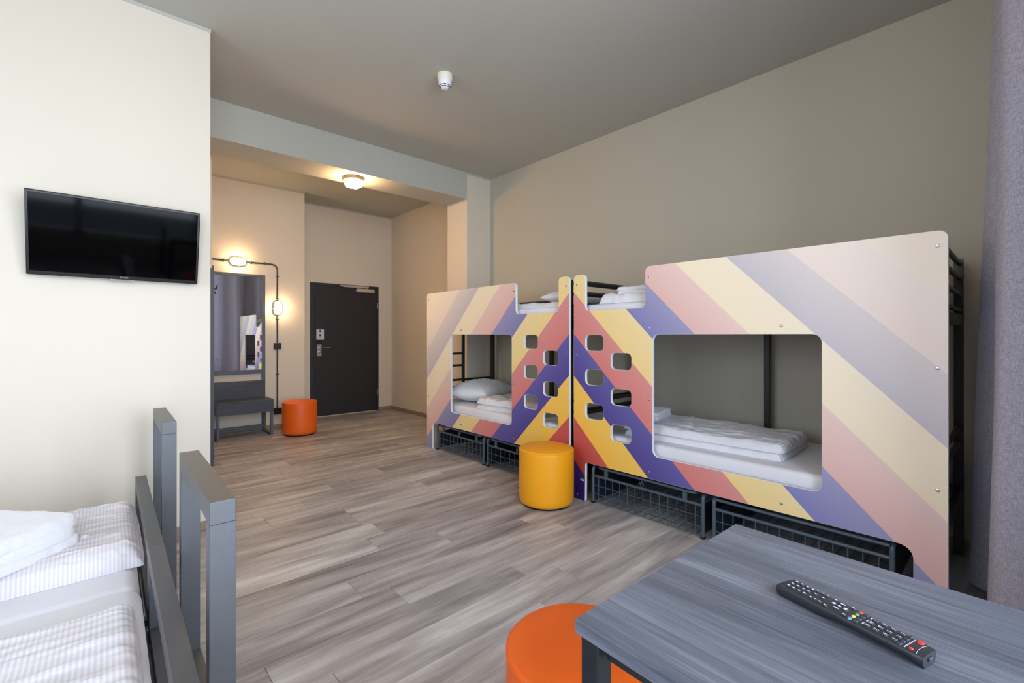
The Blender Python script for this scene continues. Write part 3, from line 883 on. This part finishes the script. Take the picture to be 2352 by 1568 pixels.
# remote: local u from the rounded far end to the near end, v across
RA = Vector((1.033, 0.331, 0.740)); RB = Vector((0.968, 0.098, 0.740))
du = (RB-RA); RL = du.length; du.normalize(); dv = Vector((-du.y, du.x, 0))   # dv points to +X (far side)
RM = Matrix(((du.x, dv.x, 0, RA.x), (du.y, dv.y, 0, RA.y), (0, 0, 1, RA.z), (0, 0, 0, 1)))
rc = RM @ Vector((RL/2, 0, 0))
rem = empty('remote_control', rc, math.atan2(du.y, du.x), 'black television remote with white and coloured keys lying on the table', 'remote')
def RLm(bm): bmesh.ops.transform(bm, matrix=RM, verts=bm.verts[:]); return bm
def rtop(u):
    return 0.0195+0.004*(1-u)
bm = nb()
nu, nv = 44, 14
rows = []
for i in range(nu+1):
    u = i/nu
    x = u*RL
    hw = 0.0265-0.003*u
    if u < 0.09: hw *= math.sqrt(max(0, 1-((0.09-u)/0.09)**2))*0.55+0.45
    if u > 0.97: hw *= 1-0.10*((u-0.97)/0.03)
    zt = rtop(u); 
    if u < 0.10: zt -= 0.010*((0.10-u)/0.10)**2
    zb = 0.0 if u < 0.36 else (0.006*min(1, (u-0.36)/0.12) if u < 0.9 else 0.006*(1-(u-0.9)/0.1))
    ring = []
    for (a, b) in ((-0.72, 0), (-0.95, 0.35), (-1, 0.8), (-0.93, 0.97), (-0.6, 1.02), (0, 1.04), (0.6, 1.02), (0.93, 0.97), (1, 0.8), (0.95, 0.35), (0.72, 0)):
        ring.append(bm.verts.new((x, a*hw, zb+(zt-zb)*b)))
    rows.append(ring)
for a, b in zip(rows, rows[1:]):
    n_ = len(a)
    for k_ in range(n_): bm.faces.new((a[k_], a[(k_+1) % n_], b[(k_+1) % n_], b[k_]))
bm.faces.new(rows[0]); bm.faces.new(rows[-1])
obj('casing', RLm(bm), M['remote'], rem, smooth=True, angle=50)
def key(u, v, lu, lv, m='rkey', leg=True, h=0.0022, round_=False, txt=None):
    x, y = u*RL, v*0.0265; z = rtop(u)*1.02
    bm = nb()
    if round_: lathe(bm, [(1, 0), (1, h*0.6), (0.75, h), (0, h*1.1)], (x, y, z-0.0005), 16, 'Z', sx=lu/2, sy=lv/2)
    else: box(bm, x-lu/2, x+lu/2, y-lv/2, y+lv/2, z-0.001, z+h, 0.0008)
    kb = obj('button', RLm(bm), M[m], rem)
    if leg and not txt:
        bm = nb(); box(bm, x-lu*0.24, x+lu*0.24, y-lv*0.24, y+lv*0.24, z+h-0.0001, z+h+0.0002)
        obj('legend', RLm(bm), M['legend'], kb)
    if txt:
        t_ = RM @ Matrix.Translation((x, y, z+h+0.0002)) @ Matrix.Rotation(PI/2, 4, 'Z')
        text_mesh('legend', txt, 0.0075, t_, M['legend'], kb, 0.0001)
for i in range(4):
    for j in range(3): key(0.105+i*0.042, 0.56-j*0.52, 0.0065, 0.0072)
for u, v, a, b in ((0.285, -0.55, 0.0055, 0.0055), (0.318, -0.55, 0.0055, 0.0055), (0.350, -0.55, 0.0055, 0.0055), (0.275, 0.15, 0.0065, 0.006), (0.335, 0.12, 0.0065, 0.006),
                   (0.265, 0.66, 0.0055, 0.0045), (0.300, 0.68, 0.0055, 0.0045), (0.335, 0.68, 0.0055, 0.0045), (0.395, -0.62, 0.006, 0.006), (0.395, 0.66, 0.006, 0.006), (0.525, -0.60, 0.006, 0.006), (0.515, 0.72, 0.006, 0.006)):
    key(u, v, a, b)
for u, v, a, b in ((0.415, 0.12, 0.010, 0.012), (0.495, 0.10, 0.010, 0.012), (0.455, -0.32, 0.017, 0.006), (0.455, 0.52, 0.017, 0.006), (0.455, 0.10, 0.008, 0.008)):
    key(u, v, a, b, round_=True)
for j, mm in enumerate(('kred', 'kgreen', 'kyellow', 'kblue')): key(0.567, 0.69-j*0.45, 0.0060, 0.0095, mm, leg=False, round_=True)
for j in range(4): key(0.605, 0.66-j*0.44, 0.0062, 0.0085, 'rkey', leg=False)
bm = nb()
for j in range(3): box(bm, 0.634*RL, 0.642*RL, (0.66-j*0.52)*0.0265-0.003, (0.66-j*0.52)*0.0265+0.003, rtop(0.63)*1.02, rtop(0.63)*1.03)
obj('legend_strip', RLm(bm), M['legend'], rem)
dg = [['0', 'AV', '+'], ['7', '8', '9'], ['4', '5', '6'], ['1', '2', '3']]
for i in range(4):
    for j in range(3): key(0.668+i*0.054, 0.56-j*0.52, 0.0075, 0.0085, txt=dg[i][2-j])
for j in range(4): key(0.868, 0.66-j*0.44, 0.0055, 0.0085, 'rkey', leg=False)
bm = nb(); z = rtop(0.895)*1.02
for j in range(9): box(bm, 0.891*RL, 0.899*RL, (-0.72+j*0.18)*0.0235-0.0012, (-0.72+j*0.18)*0.0235+0.0012, z, z+0.0003)
obj('legend_strip', RLm(bm), M['legend'], rem)
key(0.925, 0.62, 0.009, 0.0125, 'kred', leg=False, round_=True)
key(0.925, -0.52, 0.006, 0.006, 'kred', leg=False, round_=True)
bm = nb(); tube(bm, [(0.955*RL-0.004*(1-(v_/10.0)**2)+0.003, v_/10.0*0.0235, rtop(0.955)*(1.04-0.03*abs(v_/10.0)**2)) for v_ in range(-9, 10)], 0.00022, 4); obj('trim_line', RLm(bm), M['legend'], rem)
bm = nb(); box(bm, RL-0.0005, RL+0.0025, -0.006, 0.006, 0.008, 0.014, 0.001); obj('sender_window', RLm(bm), M['rkey'], rem)

# =================================================================== TELEVISION
tilt = math.atan2(0.115, 0.425)
tv = empty('television', (0.119, YP-0.06, 1.575), 0, 'black flat television mounted on the white partition wall', 'television')
def TVm(bm):     # local: x 0..0.745, z 0..0.44 up the screen, y 0 = screen face, + towards wall
    m_ = Matrix.Translation((-0.2535, 3.492, 1.574)) @ Matrix.Rotation(tilt, 4, 'X')
    bmesh.ops.transform(bm, matrix=m_, verts=bm.verts[:]); return bm
TVW, TVH = 0.747, 0.438
bm = nb(); box(bm, 0, TVW, 0, 0.035, 0, TVH, 0.004, 2); obj('housing', TVm(bm), M['bezel'], tv)
bm = nb(); box(bm, 0.012, TVW-0.012, -0.0012, 0.001, 0.022, TVH-0.012); obj('screen', TVm(bm), M['screen'], tv)
bm = nb(); box(bm, 0.33, 0.44, -0.003, 0.01, -0.006, 0.002, 0.001); obj('sensor_bar', TVm(bm), M['chrome'], tv)
m_ = Matrix.Translation((-0.2535, 3.492, 1.574)) @ Matrix.Rotation(tilt, 4, 'X') @ Matrix.Translation((TVW*0.53, -0.0012, 0.012)) @ Matrix.Rotation(PI/2, 4, 'X')
text_mesh('brand_lettering', 'DYON', 0.014, m_, M['greyprint'], tv)
bm = nb(); box(bm, 0.2, 0.55, 0.034, 0.065, 0.08, 0.30, 0.004); obj('back_cover', TVm(bm), M['bezel'], tv)
bm = nb(); box(bm, 0.02, 0.22, YP-0.02, YP, 1.72, 1.92, 0.002); tube(bm, [(0.12, YP-0.01, 1.80), (0.12, YP-0.07, 1.76)], 0.02, 8)
obj('wall_mount', bm, M['bezel'], tv)

# =================================================================== SMOKE DETECTOR
sd = empty('smoke_detector', (1.998, 2.966, H), 0, 'white round smoke detector on the grey ceiling', 'smoke detector')
c = (1.998, 2.966, H)
bm = nb(); lathe(bm, [(0.058, 0), (0.058, 0.010), (0.056, 0.012), (0.056, 0.014), (0.058, 0.016), (0.0565, 0.040), (0.052, 0.046), (0, 0.046)], c, 48, flip=-1)
obj('base', bm, M['cream_plastic'], sd, smooth=True)
bm = nb(); lathe(bm, [(0.050, 0.044), (0.049, 0.066), (0.045, 0.078), (0.027, 0.104), (0.020, 0.108), (0, 0.109)], c, 48, flip=-1)
head = obj('sensor_head', bm, M['white_plastic'], sd, smooth=True)
for k_ in range(8):
    a0 = 2*PI*k_/8+0.2
    for zz, r_ in ((0.0865, 0.0405), (0.0965, 0.0335)):
        bm = nb(); tube(bm, [(c[0]+r_*math.cos(a0+t_*0.09), c[1]+r_*math.sin(a0+t_*0.09), H-zz) for t_ in range(-3, 4)], 0.0029, 5)
        obj('vent_slot', bm, M['vent'], head)

# =================================================================== LAMPS
def cage(bm, pts_list, r): 
    for p in pts_list: tube(bm, p, r, 6)
def wall_lamp(cx, cz, vert, label):
    root = empty('wall_lamp', (cx, YM, cz), 0, label, 'lamp', 'oval bulkhead wall lamps')
    def ext(name, L_, W_, y0, y1, m, taper=0.0, dome=0):
        bm = nb()
        steps = [(0, y0), (0, y1)] if not dome else [(0, y0), (0.0, y0-0.022), (0.004, y0-0.034), (0.012, y0-0.044), (0.024, y0-0.050), (0.038, y0-0.052)]
        rings = []
        for ins, y in steps:
            rings.append([bm.verts.new((p[0], y, p[1])) for p in stadium(cx, cz, L_-2*ins, max(W_-2*ins, 0.002), 10, vert)])
        for a, b in zip(rings, rings[1:]):
            for k_ in range(len(a)): bm.faces.new((a[k_], a[(k_+1) % len(a)], b[(k_+1) % len(b)], b[k_]))
        bm.faces.new(rings[0]); bm.faces.new(rings[-1])
        return obj(name, bm, m, root, smooth=True, angle=50)
    ext('casing', 0.186, 0.102, YM, YM-0.028, M['lampmetal'])
    ext('glass_dome', 0.166, 0.082, YM-0.028, 0, M['glow'], dome=1)
    bm = nb()
    for off in (-0.03, 0.0, 0.03):
        pts = []
        for k_ in range(9):
            t_ = -1+2*k_/8; yy = YM-0.028-0.058*math.sqrt(max(0, 1-abs(t_)**4))
            pts.append((cx+off, yy, cz+t_*0.047) if not vert else (cx+t_*0.047, yy, cz+off))
        tube(bm, pts, 0.0016, 6)
    obj('guard_cage', bm, M['lampmetal'], root, smooth=True)
    bm = nb()
    for sg in (-1, 1):
        p = (cx+0.01, cz+sg*0.054) if not vert else (cx+sg*0.054, cz-0.01)
        box(bm, p[0]-0.008, p[0]+0.008, YM-0.026, YM-0.004, p[1]-0.008, p[1]+0.008, 0.002)
    obj('clamp', bm, M['lampmetal'], root)
wall_lamp(1.378, 2.190, False, 'lit oval wall lamp lying horizontally above the mirror')
wall_lamp(1.846, 1.616, True, 'lit oval wall lamp standing vertically right of the mirror')
rl = empty('assumed_pendant_lamp', (0.55, 0.95, 2.62), 0, 'assumed lit white glass globe lamp, added out of view as fill light, hanging from the ceiling above the table end', 'lamp')  # assumed lamp, out of view, added to brighten the room
bm = nb(); lathe(bm, [(0, -0.17)]+[(0.17*math.cos(a), 0.17*math.sin(a)) for a in [-PI/2+PI*i/20 for i in range(1, 20)]]+[(0, 0.17)], (0.55, 0.95, 2.80), 40)
obj('glass_globe', bm, M['glow3'], rl, smooth=True)
bm = nb(); tube(bm, [(0.55, 0.95, 2.97), (0.55, 0.95, 3.21)], 0.008, 8); lathe(bm, [(0.05, 0), (0.05, 0.03), (0, 0.03)], (0.55, 0.95, H), 24, flip=-1)
obj('stem', bm, M['white_plastic'], rl, smooth=True)
cl = empty('ceiling_lamp', (2.05, 4.752, 2.916), 0, 'lit round lamp under the beam in the passage', 'lamp')
c = (2.05, 4.752, 2.916)
bm = nb(); lathe(bm, [(0.104, 0), (0.104, 0.018), (0.100, 0.034), (0.092, 0.036), (0, 0.036)], c, 48, flip=-1); obj('casing', bm, M['lampmetal'], cl, smooth=True)
bm = nb(); lathe(bm, [(0.090, 0.034), (0.092, 0.065), (0.086, 0.082), (0.070, 0.092), (0.04, 0.097), (0, 0.098)], c, 48, flip=-1); obj('glass_dome', bm, M['glow2'], cl, smooth=True)
bm = nb()
for off in (-0.045, 0, 0.045):
    hw = math.sqrt(0.1**2-off**2)
    tube(bm, [(c[0]+off, c[1]+hw*t_/8, 2.916-0.03-0.074*math.sqrt(max(0, 1-abs(t_/8.0)**5))) for t_ in range(-8, 9)], 0.002, 6)
obj('guard_cage', bm, M['lampmetal'], cl, smooth=True)
bm = nb()
for a in (0.4, 2.5, 4.6): box(bm, c[0]+0.108*math.cos(a)-0.008, c[0]+0.108*math.cos(a)+0.008, c[1]+0.108*math.sin(a)-0.008, c[1]+0.108*math.sin(a)+0.008, 2.884, 2.908, 0.002)
obj('clamp', bm, M['lampmetal'], cl)

# =================================================================== CONDUIT, BOXES
cond = empty('conduit', (1.846, YM-0.012, 0.27), 0, 'dark conduit pipe running around the mirror linking both wall lamps', 'conduit')
yc = YM-0.013
for pts in ([(0.86, yc, 2.196), (1.286, yc, 2.192)], fillet([(1.470, yc, 2.192), (1.846, yc, 2.196), (1.846, yc, 1.708)], 0.085, 8),
            [(1.846, yc, 1.524), (1.846, yc, 1.149)], [(1.846, yc, 1.063), (1.846, yc, 0.278)]):
    bm = nb(); tube(bm, pts, 0.0095, 10); obj('pipe', bm, M['pipe'], cond, smooth=True)
for x, z, v in ((1.225, 2.193, 0), (1.53, 2.193, 0), (1.69, 2.196, 0), (1.846, 2.04, 1), (1.846, 1.74, 1), (1.846, 1.47, 1), (1.846, 0.73, 1)):
    bm = nb()
    if v: box(bm, x-0.021, x+0.021, YM-0.006, YM-0.0005, z-0.008, z+0.008, 0.002); box(bm, x-0.013, x+0.013, YM-0.026, YM-0.004, z-0.008, z+0.008, 0.002)
    else: box(bm, x-0.008, x+0.008, YM-0.006, YM-0.0005, z-0.021, z+0.021, 0.002); box(bm, x-0.008, x+0.008, YM-0.026, YM-0.004, z-0.013, z+0.013, 0.002)
    obj('pipe_clip', bm, M['pipe'], cond)
bm = nb(); box(bm, 1.800, 1.888, YM-0.045, YM, 1.066, 1.146, 0.003)
o = obj('switch_box', bm, M['socket']); tag(o, 'black switch box on the conduit right of the mirror', 'switch')
sk = empty('socket_box', (1.846, YM, 0.196), 0, 'black socket box low on the wall behind the orange stool', 'socket')
bm = nb(); box(bm, 1.800, 1.890, YM-0.045, YM, 0.196, 0.278, 0.003); obj('housing', bm, M['socket'], sk)
bm = nb(); lathe(bm, [(0.026, 0), (0.026, 0.002), (0.021, 0.002), (0.020, 0.0005), (0, 0.0005)], (1.845, YM-0.0455, 0.237), 24, 'Y', flip=-1); obj('outlet', bm, M['socket'], sk)
bm = nb()
for dx in (-0.008, 0.008): tube(bm, [(1.845+dx, YM-0.0460, 0.237), (1.845+dx, YM-0.0475, 0.237)], 0.0028, 8)
obj('contact', bm, M['chrome'], sk)

# =================================================================== MIRROR BENCH
mb = empty('mirror_bench', (1.39, 6.52, 0), 0, 'grey metal bench unit with tall mirror on the passage wall', 'bench')
ux0, ux1 = 1.082, 1.692
for x0, x1 in ((ux0, ux0+0.030), (ux1-0.040, ux1)):
    bm = nb(); box(bm, x0, x1, 6.690, 6.714, 0.0, 2.040, 0.002); obj('upright', bm, M['unit'], mb)
bm = nb(); box(bm, ux0+0.03, ux1-0.04, 6.690, 6.714, 2.008, 2.040, 0.002); obj('crossbar', bm, M['unit'], mb)
bm = nb(); box(bm, ux0+0.03, ux1-0.04, 6.690, 6.714, 0.756, 0.806, 0.002); obj('crossbar', bm, M['unit'], mb)
bm = nb(); box(bm, ux0+0.031, ux1-0.041, 6.700, 6.708, 0.807, 2.007); obj('mirror', bm, M['mirror'], mb)
bm = nb(); box(bm, ux0+0.0, ux1-0.01, 6.670, 6.689, 0.448, 0.668, 0.002); obj('back_panel', bm, M['deskdark'], mb)
bm = nb()
box(bm, ux0-0.002, ux1+0.004, 6.328, 6.669, 0.432, 0.450, 0.002)
box(bm, ux0-0.002, ux1+0.004, 6.328, 6.346, 0.298, 0.432, 0.001)
box(bm, ux0-0.002, ux0+0.016, 6.346, 6.669, 0.298, 0.432); box(bm, ux1-0.014, ux1+0.004, 6.346, 6.669, 0.298, 0.432)
obj('seat_box', bm, M['deskdark'], mb)
for x in (ux0, ux1-0.030):
    bm = nb()
    box(bm, x, x+0.03, 6.330, 6.360, 0, 0.298, 0.002); box(bm, x, x+0.03, 6.660, 6.688, 0, 0.298, 0.002); box(bm, x, x+0.03, 6.360, 6.660, 0, 0.028, 0.002)
    obj('leg_frame', bm, M['unit'], mb)
bm = nb(); box(bm, ux0+0.03, ux1-0.03, 6.662, 6.686, 0.060, 0.095, 0.002); obj('lower_rail', bm, M['unit'], mb)
bm = nb(); tube(bm, [(ux0+0.03, 6.640, 0.040), (ux1-0.03, 6.640, 0.040)], 0.008, 8); obj('lower_rail', bm, M['unit'], mb, smooth=True)
bm = nb()
for x in (ux0+0.018, ux1-0.02): lathe(bm, [(0.006, 0), (0.006, 0.001), (0, 0.001)], (x, 6.328, 0.355), 10, 'Y', flip=-1)
obj('screw_hole', bm, M['socket'], mb)

# =================================================================== CURTAIN
cu_root = empty('curtain', (2.7, 0.0, 0.02), 0, 'heavy grey linen curtain hanging in folds at the right edge', 'curtain')
CP = [(3.46, -0.06), (3.44, 0.06), (3.36, 0.160), (3.27, 0.184), (3.19, 0.12), (3.17, -0.03), (3.08, -0.10), (2.97, -0.09), (2.90, -0.02), (2.88, 0.06), (2.80, 0.100),
      (2.71, 0.082), (2.675, 0.02), (2.665, -0.10), (2.64, -0.22), (2.56, -0.27), (2.47, -0.25), (2.42, -0.20), (2.35, -0.19), (2.29, -0.23), (2.24, -0.29), (2.17, -0.30), (2.12, -0.25), (2.06, -0.22), (1.99, -0.24), (1.94, -0.30)]
def cr_path(pts, n=7):
    P_ = [Vector((p[0], p[1], 0)) for p in pts]; out = []
    for i in range(len(P_)-1):
        a = P_[max(i-1, 0)]; b_ = P_[i]; c_ = P_[i+1]; d_ = P_[min(i+2, len(P_)-1)]
        for k_ in range(n):
            t = k_/n
            out.append(0.5*((2*b_)+(c_-a)*t+(2*a-5*b_+4*c_-d_)*t*t+(3*b_-3*c_+d_-a)*t**3))
    out.append(P_[-1]); return out
path = cr_path(CP)
bm = nb()
nzs = 40
front = []
for j in range(nzs+1):
    f = 1-j/nzs
    z = 0.025+(3.18-0.025)*j/nzs
    row = []
    for p in path:
        y = p.y*(0.50+0.50*f) if p.y > 0 else p.y*(0.8+0.2*f)
        row.append(bm.verts.new((p.x+0.006*math.sin(z*2.1+p.x*9), y+0.003*math.sin(z*3+p.x*30), z)))
    front.append(row)
for j in range(nzs):
    for i in range(len(path)-1): bm.faces.new((front[j][i], front[j][i+1], front[j+1][i+1], front[j+1][i]))
g = bmesh.ops.solidify(bm, geom=bm.faces[:], thickness=0.003)
obj('fabric', bm, M['curtain'], cu_root, smooth=True, angle=80)
bm = nb(); box(bm, 1.70, 3.5, -0.13, -0.09, 3.195, 3.24, 0.002); obj('curtain_track', bm, M['white_plastic'], cu_root)
bm = nb()
for i in range(14): tube(bm, [(1.90+i*0.115, -0.11, 3.175), (1.90+i*0.115, -0.11, 3.198)], 0.004, 6)
obj('glider', bm, M['white_plastic'], cu_root)

# =================================================================== LOW BEDS AT LEFT
BRZ = math.radians(-1.25)
BM = Matrix.Rotation(BRZ, 4, 'Z')
def BL(bm): bmesh.ops.transform(bm, matrix=BM, verts=bm.verts[:]); return bm
def inv_u(bm, x0, x1, y0, y1, z1, ty, tz, z0=0.0):
    box(bm, x0, x1, y0, y0+ty, z0, z1-tz, 0.0008); box(bm, x0, x1, y1-ty, y1, z0, z1-tz, 0.0008)
    box(bm, x0, x1, y0, y1, z1-tz, z1, 0.0015, 2)
def low_bed(y0, y1, u0, u1, label):
    c = BM @ Vector((-0.9, (y0+y1)/2, 0))
    root = empty('bed', c, BRZ, label, 'bed', 'low metal beds under the television')
    bm = nb(); inv_u(bm, 0.103, 0.149, y0, y1, 0.500, 0.05, 0.05); obj('foot_frame', BL(bm), M['post'], root)
    bm = nb(); inv_u(bm, 0.188, 0.246, u0, u1, 0.836, 0.05, 0.058); obj('guard_frame', BL(bm), M['post'], root)
    bm = nb()
    for yy in (u0+0.08, u1-0.12): box(bm, 0.149, 0.188, yy, yy+0.04, 0.10, 0.14)
    box(bm, 0.188, 0.246, u0+0.05, u1-0.05, 0.10, 0.14)
    obj('tie_bar', BL(bm), M['post'], root)
    bm = nb(); box(bm, 0.103, 0.149, y0+0.05, y1-0.05, 0.19, 0.24, 0.002); obj('foot_rail', BL(bm), M['post'], root)
    for yy in (y0+0.02, y1-0.05):
        bm = nb(); box(bm, -1.93, 0.103, yy, yy+0.03, 0.19, 0.24, 0.002); obj('side_rail', BL(bm), M['post'], root)
    bm = nb(); box(bm, -1.92, 0.095, y0+0.05, y1-0.05, 0.215, 0.235); obj('bed_base', BL(bm), M['black'], root)
    bm = nb(); inv_u(bm, -1.976, -1.93, y0, y1, 0.80, 0.05, 0.05); obj('head_frame', BL(bm), M['post'], root)
low_bed(2.085, 3.185, 2.770, 3.350, 'low metal bed nearest the television wall with towels on its duvet')
low_bed(0.980, 2.080, 1.370, 2.030, 'low metal bed at the lower left corner, nearest the camera')
def bed_mattress(y0, y1, z1, label):
    bm = nb(); box(bm, -1.90, 0.083, y0, y1, 0.241, z1, 0.045, 5)
    BL(bm); o = obj('mattress', bm, M['sheet'], origin=BM @ Vector((-0.9, (y0+y1)/2, 0.241)), smooth=True, angle=60, rz=BRZ)
    tag(o, label, 'mattress', 'mattresses on the low beds')
bed_mattress(2.085+0.012, 3.14, 0.368, 'white sheeted mattress on the low bed nearest the television wall')
bed_mattress(1.03, 2.078, 0.388, 'white sheeted mattress on the low bed nearest the camera')
def bedslab(name, label, cat, cx, cy, z0, L_, W_, hs, m, rot=0.0, seed=1.0, amp=0.008, freq=6, dir=(1, 1), px=9, nx=130, ny=100, sag=None, shrink=0.02):
    p = BM @ Vector((cx, cy, z0)); bm = nb(); z = z0
    for i, h in enumerate(hs):
        softslab(bm, p.x, p.y, z, L_-shrink*(i % 2), W_-shrink*(i % 2), h, BRZ+rot, nx, ny, px, amp, freq, seed+i*2.3, dir=dir, sag=sag, cr=0.008, edge=min(h*0.8, 0.07), rc=0.012)
        z += h*0.94
    o = obj(name, bm, M[m], smooth=True, angle=80, origin=(p.x, p.y, z0), rz=BRZ+rot)
    return tag(o, label, cat)
bedslab('folded_duvet', 'pale striped duvet folded on the low bed by the television wall, under towels', 'duvet', -0.335, 2.605, 0.369, 0.88, 0.66, (0.088,), 'duvet_grey', seed=3.3, amp=0.012, freq=3.2, dir=(0.5, 2.2), px=7)
bedslab('folded_duvet', 'pale striped duvet on the low bed in the lower left corner', 'duvet', -0.375, 1.45, 0.389, 0.88, 0.82, (0.056,), 'duvet_grey', seed=8.3, amp=0.013, freq=3.2, dir=(0.5, 2.4), px=9)
def towel_stack(cx, cy, z0, L_, W_, rot, seed, label, n=3):
    root = empty('folded_towel', (cx, cy, z0), rot, label, 'towel', 'folded white towels on the low beds')
    z = z0
    rnd = random.Random(seed)
    for i in range(n):
        h = (0.036, 0.040, 0.044)[i % 3]
        bm = nb()
        softslab(bm, cx+rnd.uniform(-0.012, 0.012), cy+rnd.uniform(-0.012, 0.012), z, L_-0.02*i, W_-0.015*i, h, rot+rnd.uniform(-0.05, 0.05), 60, 50, 7, 0.004, 9, seed+i*3.0, edge=h*0.5, rc=0.10, cr=0.003)
        obj('towel_layer', bm, M['towel'], root, smooth=True, angle=80)
        z += h*0.88
towel_stack(-0.325, 2.47, 0.450, 0.50, 0.42, math.radians(42), 4, 'folded white towels on the striped duvet by the television wall')
towel_stack(-0.345, 1.29, 0.438, 0.36, 0.34, math.radians(30), 6, 'folded white towel peeking in at the lower left corner', 2)
